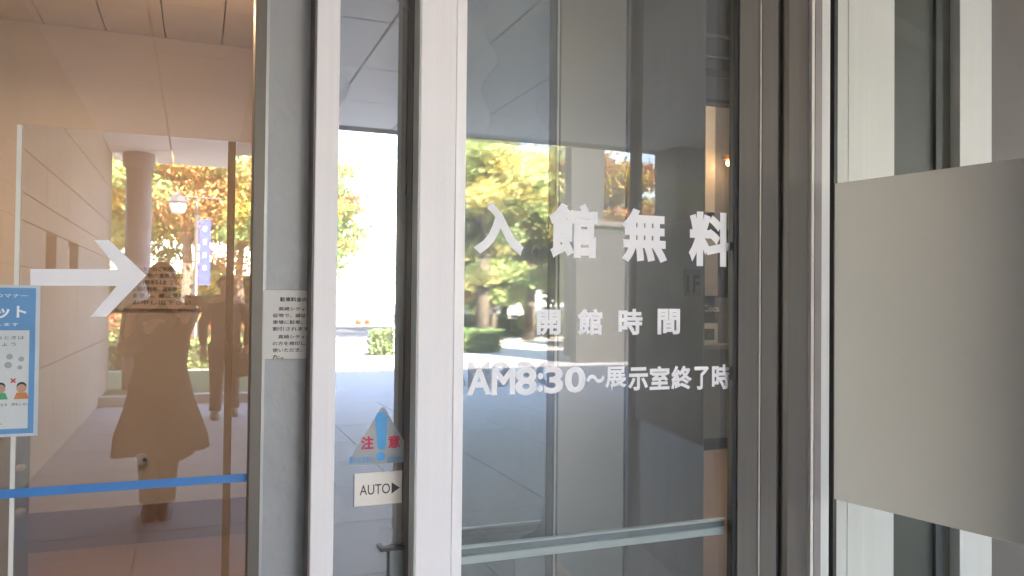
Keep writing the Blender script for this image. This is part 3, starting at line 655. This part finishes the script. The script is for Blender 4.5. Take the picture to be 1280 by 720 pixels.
def hedge(x0, x1, y0, y1, h, label, seed, mats=('leaf_lg', 'leaf_g'), probs=(.55, .45), dens=260, leaf=.055):
    rs = np.random.RandomState(seed); t = thing('clipped_hedge' if 'leaf_r' not in mats else 'red_shrub', ((x0+x1)/2, (y0+y1)/2, 0), label, 'hedge' if 'leaf_r' not in mats else 'shrub')
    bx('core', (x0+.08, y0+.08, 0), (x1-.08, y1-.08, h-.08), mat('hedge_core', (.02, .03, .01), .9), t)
    A = (x1-x0)*(y1-y0)+2*h*((x1-x0)+(y1-y0)); n = int(A*dens); p = rs.rand(n, 3)*[x1-x0, y1-y0, h]+[x0, y0, 0]
    f_ = rs.randint(0, 4, n); p[f_ == 0, 2] = h; p[f_ == 1, 1] = y1; p[f_ == 2, 0] = x0; p[f_ == 3, 2] = h
    p[:] += rs.normal(size=(n, 3))*.03
    a_ = rs.normal(size=(n, 3)); a_ /= np.linalg.norm(a_, axis=1)[:, None]; b2 = np.cross(a_, rs.normal(size=(n, 3))); b2 /= np.linalg.norm(b2, axis=1)[:, None]
    v = np.stack([p-a_*leaf, p+b2*leaf*.5, p+a_*leaf, p-b2*leaf*.5], 1).reshape(-1, 3)
    me = bpy.data.meshes.new('foliage'); me.from_pydata(v.tolist(), [], np.arange(4*n).reshape(-1, 4).tolist())
    for q in mats: me.materials.append(M[q])
    me.polygons.foreach_set('material_index', rs.choice(len(mats), n, p=probs))
    o = bpy.data.objects.new('foliage', me); COL.objects.link(o); o.parent = t; o.matrix_parent_inverse = Matrix.Translation(t.location).inverted()
hedge(6.0, 8.2, -19.8, -18.8, .62, 'near clipped green hedge on the right of the forecourt', 1)
hedge(7.6, 15, -29.6, -28.6, .85, 'longer clipped hedge farther back below the yellow trees', 2, dens=180)
hedge(4.35, 5.0, -19.0, -18.3, .62, 'small clipped bush beside the grey cabinet', 3)
hedge(-5, 1.0, -15.6, -14.7, .55, 'low dark hedge along the lawn left of the lamp post', 4)
hedge(-12, 3.9, -35, -34, 2.4, 'tall rough green hedge closing the view behind the autumn trees', 9, ('leaf_g', 'leaf_lg', 'leaf_o'), (.5, .4, .1), 150, .09)
hedge(10.2, 16, -36, -35, 2.2, 'tall rough hedge behind the golden trees on the right', 10, ('leaf_lg', 'leaf_g', 'leaf_y'), (.5, .3, .2), 150, .09)
hedge(-4, 3.4, -20.6, -19.6, .95, 'row of red azalea shrubs under the autumn trees', 5, ('leaf_r', 'leaf_o', 'leaf_g'), (.5, .2, .3), 200, .07)

# street lamps
def lantern_post(x, y, h, label, banner):
    t = thing('street_lamp', (x, y, 0), label, 'street lamp')
    MB().lathe((x, y, 0), [(.11, 0), (.11, .25), (.055, .4), (.045, h-.75)], 14).build('post', M['lampmetal'], t, True)
    lx = x-.18
    MB().tube((x, y, h-.78), (x, y, h-.35), .035, .03).build('post_top', M['lampmetal'], t, True)
    MB().tube((x-.55, y, h-.35), (x+.55, y, h-.35), .02).build('cross_arm', M['lampmetal'], t)
    for s_ in (-1,):
        MB().lathe((x+s_*.4, y, h-.75), [(.05, 0), (.15, .05), (.20, .26)], 8).build('lamp_glass', M['lampglass'], t)
        MB().lathe((x+s_*.4, y, h-.48), [(.24, 0), (.16, .12), (.03, .20), (.02, .28)], 8).build('lamp_roof', M['lampmetal'], t)
    if banner:
        b = MB().box((x+.06, y-.008, h-2.35), (x+.30, y+.008, h-.85)).build('banner', M['banner'], t)
        for k in range(4):
            MB().box((x+.15, y+.009, h-1.1-k*.30), (x+.21, y+.012, h-1.0-k*.30)).build('banner_mark', M['vinyl'], b)
        for zz in (h-.84, h-2.36): MB().tube((x, y, zz), (x+.32, y, zz), .012).build('banner_rod', M['lampmetal'], t)
lantern_post(-.02, -16.7, 4.1, 'lamp post with lantern and tall blue banner before the autumn trees', True)
t = thing('street_lamp', (5.05, -30.0, 0), 'twin-headed dark street lamp beside the white building', 'street lamp')
MB().lathe((5.05, -30, 0), [(.09, 0), (.05, .4), (.04, 2.7)], 12).build('post', M['lampmetal'], t, True)
for s_ in (-1, 1):
    MB().tube((5.05, -30, 2.65), (5.05+s_*.3, -30, 2.8), .02).build('arm', M['lampmetal'], t)
    MB().lathe((5.05+s_*.35, -30, 2.72), [(.12, 0), (.16, .1), (.05, .22)], 12).build('lamp_head', M['lampmetal'], t)

# far buildings
wb_ = thing('white_building', (14, -68, 0), 'large bright white building with a strip of blue top windows', 'building')
bx('wall', (5.5, -80, 0), (34, -64, 11.0), M['white_bldg'], wb_)
bx('parapet', (5.2, -80.2, 11.02), (34.2, -63.8, 12.1), M['white_bldg'], wb_)
bx('penthouse', (12.5, -78, 12.12), (24, -68, 14.2), M['white_bldg'], wb_)
for k in range(18):
    x = 7.0+k*1.5; bx('window', (x, -63.99, 9.75), (x+1.1, -63.93, 10.45), M['pane_blue'], wb_)
sb = thing('pale_annex', (9, -58, 0), 'pale grey annex standing before the white building', 'building')
bx('wall', (6.6, -60, 0), (9.1, -52, 7.4), M['pale_bldg'], sb); bx('roof', (6.4, -60.2, 7.42), (10.4, -51.5, 7.75), M['grey_bldg'], sb)
gb2 = thing('grey_building', (15, -18, 0), 'low dark clad building right of the yellow trees', 'building')
bx('wall', (8.45, -15.1, 0), (24, -14.8, 3.3), M['grey_bldg'], gb2); bx('roof', (8.4, -15.3, 3.302), (24.2, -14.7, 3.42), M['jamb'], gb2)
bx('wall', (12.5, -20.6, 0), (24, -15.11, 3.3), M['grey_bldg'], gb2); bx('roof', (12.4, -20.8, 3.302), (24.2, -15.31, 3.42), M['jamb'], gb2)
bx('tower_slab', (9.35, -17.4, 0), (10.35, -17, 7.0), M['grey_bldg'], gb2)
for k in range(5): bx('window', (13+k*1.8, -14.79, 1.2), (14+k*1.8, -14.75, 2.4), M['pane_blue'], gb2)
dm = thing('domed_shelter', (8.4, -49, 0), 'grey domed shelter roof behind the blue-grey parapet', 'shelter')
MB().lathe((8.5, -49, .9), [(2.0, 0), (1.95, .5), (1.5, 1.2), (.8, 1.65), (.05, 1.8)], 28).build('dome', mat('dome_grey', (.26, .26, .26), .6), dm, True)
MB().lathe((8.5, -49, 0), [(1.9, 0), (1.9, .9)], 24).build('base', M['pale_bldg'], dm)
hw = thing('parapet_wall', (10, -46, 0), 'long low blue-grey parapet wall across the road', 'wall')
bx('wall_face', (-20, -46.3, 0), (40, -46, 1.15), M['hoard'], hw); bx('coping', (-20, -46.35, 1.152), (40, -45.95, 1.22), M['pale_bldg'], hw)
# overhead rail gantry
gt = thing('lattice_gantry', (8, -40.5, 0), 'pale lattice girder on two posts spanning in front of the white building', 'gantry')
for z in (2.12, 2.38): MB().tube((3, -42.5, z), (14, -42.5, z), .04, n=6).build('girder_chord', M['lampmetal'], gt)
for k in range(26):
    x = 3+k*.43; MB().tube((x, -42.5, 2.12), (x+.2, -42.5, 2.38), .02, n=5, caps=False).build('lattice_bar', M['lampmetal'], gt)
for x in (3.1, 13.9): MB().tube((x, -42.5, 0), (x, -42.5, 2.4), .06, n=8).build('post', M['lampmetal'], gt)
for x, lab in ((9.55, 'orange traffic cone nearest the grey column reflection by the parapet'), (9.0, 'orange traffic cone left of the other before the parapet')):
    t = thing('traffic_cone', (x, -45.2, 0), lab, 'traffic cone', 'cones by the parapet')
    MB().lathe((x, -45.2, .04), [(.17, 0), (.03, .66)], 16).build('cone_body', M['cone'], t, True)
    bx('base', (x-.22, -45.42, 0), (x+.22, -44.98, .038), M['cone'], t)
    MB().lathe((x, -45.2, .30), [(.125, 0), (.093, .15)], 16).build('reflective_band', M['vinyl'], t, True)
cb = thing('grey_cabinet', (5.6, -18.6, 0), 'low grey cabinet next to the small clipped bush', 'cabinet')
bx('cabinet_body', (5.35, -18.9, 0), (6.0, -18.4, .42), mat('cabinet_grey', (.20, .21, .23), .6), cb, bevel=.01); bx('cabinet_top', (5.32, -18.93, .422), (6.03, -18.37, .45), M['pale_bldg'], cb)
gtm = thing('pipe_barrier', (6.2, -19.6, 0), 'white pipe barrier on two posts behind the cabinet', 'barrier')
for z in (.35, .72): MB().tube((5.2, -19.6, z), (6.9, -19.6, z), .025, n=8).build('rail', M['vinyl'], gtm, True)
for x in (5.2, 6.05, 6.9): MB().tube((x, -19.6, 0), (x, -19.6, .74), .03, n=8).build('post', M['vinyl'], gtm, True)
# white van across the forecourt
vn = thing('white_van', (13.2, -33.5, 0), 'rounded white van parked on the road behind the hedge', 'van')
def vring(y, k=1): return [(x, y, z) for x, z in ((10.6, .35), (14.6, .35), (14.65, 1.0), (14.3, 1.9), (13.9, 2.15), (11.6, 2.2), (11.0, 1.75), (10.45, 1.1))]
MB().loft([[(x, y, z) for x, _, z in vring(0)] for y in (-34.6, -33.0)]).build('body', M['carwhite'], vn, bevel=.12)
bx('window', (11.3, -32.995, 1.3), (12.6, -32.97, 1.9), M['pane_blue'], vn); bx('window', (12.75, -32.995, 1.3), (13.9, -32.97, 1.9), M['pane_blue'], vn)
for x in (11.4, 13.8):
    for y in (-34.55, -33.15): MB().tube((x, y, .33), (x, y+.2, .33), .33, n=20).build('wheel', M['tyre'], vn, True)

# ================================================================ PEOPLE (behind the camera, reflected)
def skin_body(name, verts, edges, parent, m, root=0):
    me = bpy.data.meshes.new(name); me.from_pydata([v[0] for v in verts], edges, []); o = bpy.data.objects.new(name, me); COL.objects.link(o)
    md = o.modifiers.new('skin', 'SKIN'); md.use_smooth_shade = True
    for i, v in enumerate(verts):
        r = v[1]; me.skin_vertices[0].data[i].radius = (r, r) if not isinstance(r, tuple) else r
    me.skin_vertices[0].data[root].use_root = True
    s = o.modifiers.new('sub', 'SUBSURF'); s.levels = s.render_levels = 2
    bpy.context.view_layer.update()
    me2 = bpy.data.meshes.new_from_object(o.evaluated_get(bpy.context.evaluated_depsgraph_get())); bpy.data.objects.remove(o)
    me2.materials.clear(); me2.materials.append(m); b = bpy.data.objects.new(name, me2); COL.objects.link(b)
    b.parent = parent; b.matrix_parent_inverse = Matrix.Translation(parent.location).inverted()
    return b
def person(loc, label, H, la, ra, coat_h, coat_w, cmat, hair_len, leg_gap=.09, stride=.0, facing=1):
    """la / ra: (elbow, wrist) world offsets from loc for the -x / +x arm; facing +y"""
    x, y, z = loc; t = thing('person', loc, label, 'person'); k = H/1.72
    V = lambda a, b, c: (x+a*k, y+b*k, z+c*k)
    v = []; e = []
    def add(p, r, par=None):
        v.append((p, r)); i = len(v)-1
        if par is not None: e.append((par, i))
        return i
    pel = add(V(0, 0, .93), .13*k); wa = add(V(0, 0, 1.08), .115*k, pel); ch = add(V(0, 0, 1.27), .14*k, wa); nb_ = add(V(0, 0, 1.42), .085*k, ch)
    nk = add(V(0, .01, 1.50), .052*k, nb_); h1 = add(V(0, .02, 1.56), .075*k, nk); h2 = add(V(0, .03, 1.63), .09*k, h1); add(V(0, .02, 1.68), .06*k, h2)
    for s_, st in ((-1, stride), (1, -stride)):
        hp = add(V(s_*.09, 0, .86), .10*k, pel); kn = add(V(s_*leg_gap, st*.5+.02, .48), .06*k, hp); an = add(V(s_*leg_gap, st, .10), .042*k, kn)
        he = add(V(s_*leg_gap, st-.02, .045), .042*k, an); add(V(s_*leg_gap*1.1, st+.17, .035), .036*k, he)
    for s_, arm in ((-1, la), (1, ra)):
        sh_ = add(V(s_*.17, 0, 1.38), .065*k, nb_); el = add(V(*arm[0]), .045*k, sh_); wr = add(V(*arm[1]), .028*k, el)
        d = (Vector(arm[1])-Vector(arm[0])).normalized(); side = d.cross(Vector((0, 0, 1)));
        side = side.normalized() if side.length > .2 else Vector((0, 1, 0)); pa = Vector(arm[1])+d*.06
        pm_ = add(V(*pa), (.022*k, .034*k), wr)
        for q, (off, ln) in enumerate(((-.030, .060), (-.010, .075), (.011, .070), (.031, .052))):
            f1 = pa+d*.035+side*off; f2 = f1+d*ln*.5+Vector((0, 0, -.010)); f3 = f2+d*ln*.4+Vector((0, 0, -.025))
            i1 = add(V(*f1), .010*k, pm_); i2 = add(V(*f2), .009*k, i1); add(V(*f3), .008*k, i2)
        t1 = Vector(arm[1])+d*.03+side*-.045; t2 = t1+d*.045+side*-.02; i1 = add(V(*t1), .011*k, pm_); add(V(*t2), .009*k, i1)
    skin_body('body', v, e, t, M['skin'])
    # trousers / shoes / coat / hair
    for s_, st in ((-1, stride), (1, -stride)):
        rings = []
        for zz, r, f_ in ((.90, .115, 0), (.70, .10, .25), (.48, .08, .55), (.25, .07, .85), (.10, .072, 1)):
            c = V(s_*(.085+(leg_gap-.085)*f_), st*f_+.01, zz); rings.append([(c[0]+r*k*math.cos(a), c[1]+r*k*math.sin(a), c[2]) for a in [2*math.pi*i/16 for i in range(16)]])
        MB().loft(rings[::-1]).build('trouser_leg', M['trousers'], t, True)
        c = V(s_*leg_gap*1.05, st+.07, 0)
        rings = [[(c[0]+rx*k*math.cos(a), c[1]+ry*k*math.sin(a)+dy, c[2]+zz) for a in [2*math.pi*i/18 for i in range(18)]] for zz, rx, ry, dy in ((.0, .05, .15, 0), (.04, .055, .155, 0), (.08, .045, .11, -.03), (.11, .04, .06, -.06))]
        MB().loft(rings).build('shoe', M['shoe'], t, True)
    rings = []; n = 36; rs = random.Random(7); ph = rs.uniform(0, 6)
    prof = [(coat_h, coat_w, coat_w*.62), (coat_h+.12, coat_w*.96, coat_w*.6), (.80, max(.185, coat_w*.72), .16), (1.02, .165, .125), (1.20, .185, .14), (1.36, .19, .125), (1.42, .12, .09), (1.47, .07, .065)]
    for zz, rx, ry in prof:
        rip = .10 if zz < .7 else .02
        rings.append([V((rx*(1+rip*math.sin(5*a+ph)+rip*.5*math.sin(11*a)))*math.cos(a), (ry*(1+rip*math.sin(6*a)))*math.sin(a), zz+(.03*math.sin(3*a+1) if zz == coat_h else 0)) for a in [2*math.pi*i/n for i in range(n)]])
    MB().loft(rings).build('coat', cmat, t, True)
    for s_, arm in ((-1, la), (1, ra)):
        a0, a1, a2 = Vector(V(s_*.165, 0, 1.375)), Vector(V(*arm[0])), Vector(V(*arm[1]))
        mb = MB(); rr = []
        for p, r in ((a0, .078), (a0.lerp(a1, .5), .068), (a1, .060), (a1.lerp(a2, .5), .054), (a2.lerp(a1, .08), .046)):
            d = (a2-a0).normalized(); u_ = d.orthogonal().normalized(); w_ = d.cross(u_)
            rr.append([tuple(p+(u_*math.cos(a)+w_*math.sin(a))*r*k) for a in [2*math.pi*i/14 for i in range(14)]])
        mb.loft(rr); mb.build('sleeve', cmat, t, True)
    hd = V(0, .01, 1.63); mb = MB(); prof = []
    for i in range(9):
        f_ = i/8; a = -.5+f_*2.07; prof.append((.095*k*math.cos(a) if a < 1.56 else .001, .108*k*math.sin(a)))
    if hair_len: prof = [(.085*k, -hair_len*k), (.100*k, -hair_len*k*.5)]+prof
    mb.lathe((hd[0], hd[1]-.022*k, hd[2]), prof, 20).build('hair', M['hair'], t, True)
    for s_ in (-1, 1):
        MB().lathe(V(s_*.032, .112, 1.622), [(.002, -.008), (.010, 0), (.002, .008)], 10).build('eye', M['paper'], t, True)
        MB().lathe(V(s_*.096, .02, 1.60), [(.004, -.028), (.014, 0), (.004, .028)], 10).build('ear', M['skin'], t, True)
    MB().loft([[V(dx*.4, .108, 1.61) for dx in (-.01, .01, .0)], [V(-.016, .108, 1.575), V(.016, .108, 1.575), V(0, .135, 1.578)]]).build('nose', M['skin'], t)
    bx('mouth', V(-.024, .098, 1.553), V(.024, .106, 1.559), M['red'], t)
    return t
p1 = person((-.22, -3.05, 0), 'person in a long flared dark coat raising a camera by the doors', 1.68,
            ((-.20, .10, 1.14), (-.05, .40, 1.30)), ((.13, .28, 1.24), (.16, .50, 1.36)), .42, .30, M['coat'], .12, .045)
cmr = thing('compact_camera', (.0, -2.42, 1.43), 'small black compact camera held up by the person in the long coat', 'camera')
bx('camera_body', (-.065, -2.46, 1.40), (.04, -2.425, 1.465), M['camera'], cmr, bevel=.005)
MB().tube((-.012, -2.424, 1.432), (-.012, -2.40, 1.432), .022, .020, 20).build('lens', M['lampmetal'], cmr, True)
p2 = person((.335, -7.6, 0), 'person in dark jacket and trousers standing farther back holding a bag', 1.72,
            ((-.26, -.02, 1.12), (-.25, .06, .86)), ((.28, -.02, 1.12), (.24, .08, .86)), .80, .19, M['jacket'], 0, .11, .12)
bgt = thing('shoulder_bag', (.58, -7.5, .6), 'dark hand bag held by the person in the dark jacket', 'bag')
MB().loft([[(.58+a*rx, -7.5+b*ry, z) for a, b in ((-1, -1), (1, -1), (1, 1), (-1, 1))] for z, rx, ry in ((.50, .10, .10), (.53, .12, .13), (.72, .11, .12), (.78, .08, .06))]).build('bag_body', M['bag'], bgt, bevel=.01)
for s_ in (-1, 1):
    for i in range(8):
        a0, a1 = math.pi*i/8, math.pi*(i+1)/8
        MB().tube((.58+s_*.03, -7.5+.07*math.cos(a0), .76+.08*math.sin(a0)), (.58+s_*.03, -7.5+.07*math.cos(a1), .76+.08*math.sin(a1)), .008, n=6).build('handle', M['bag'], bgt)
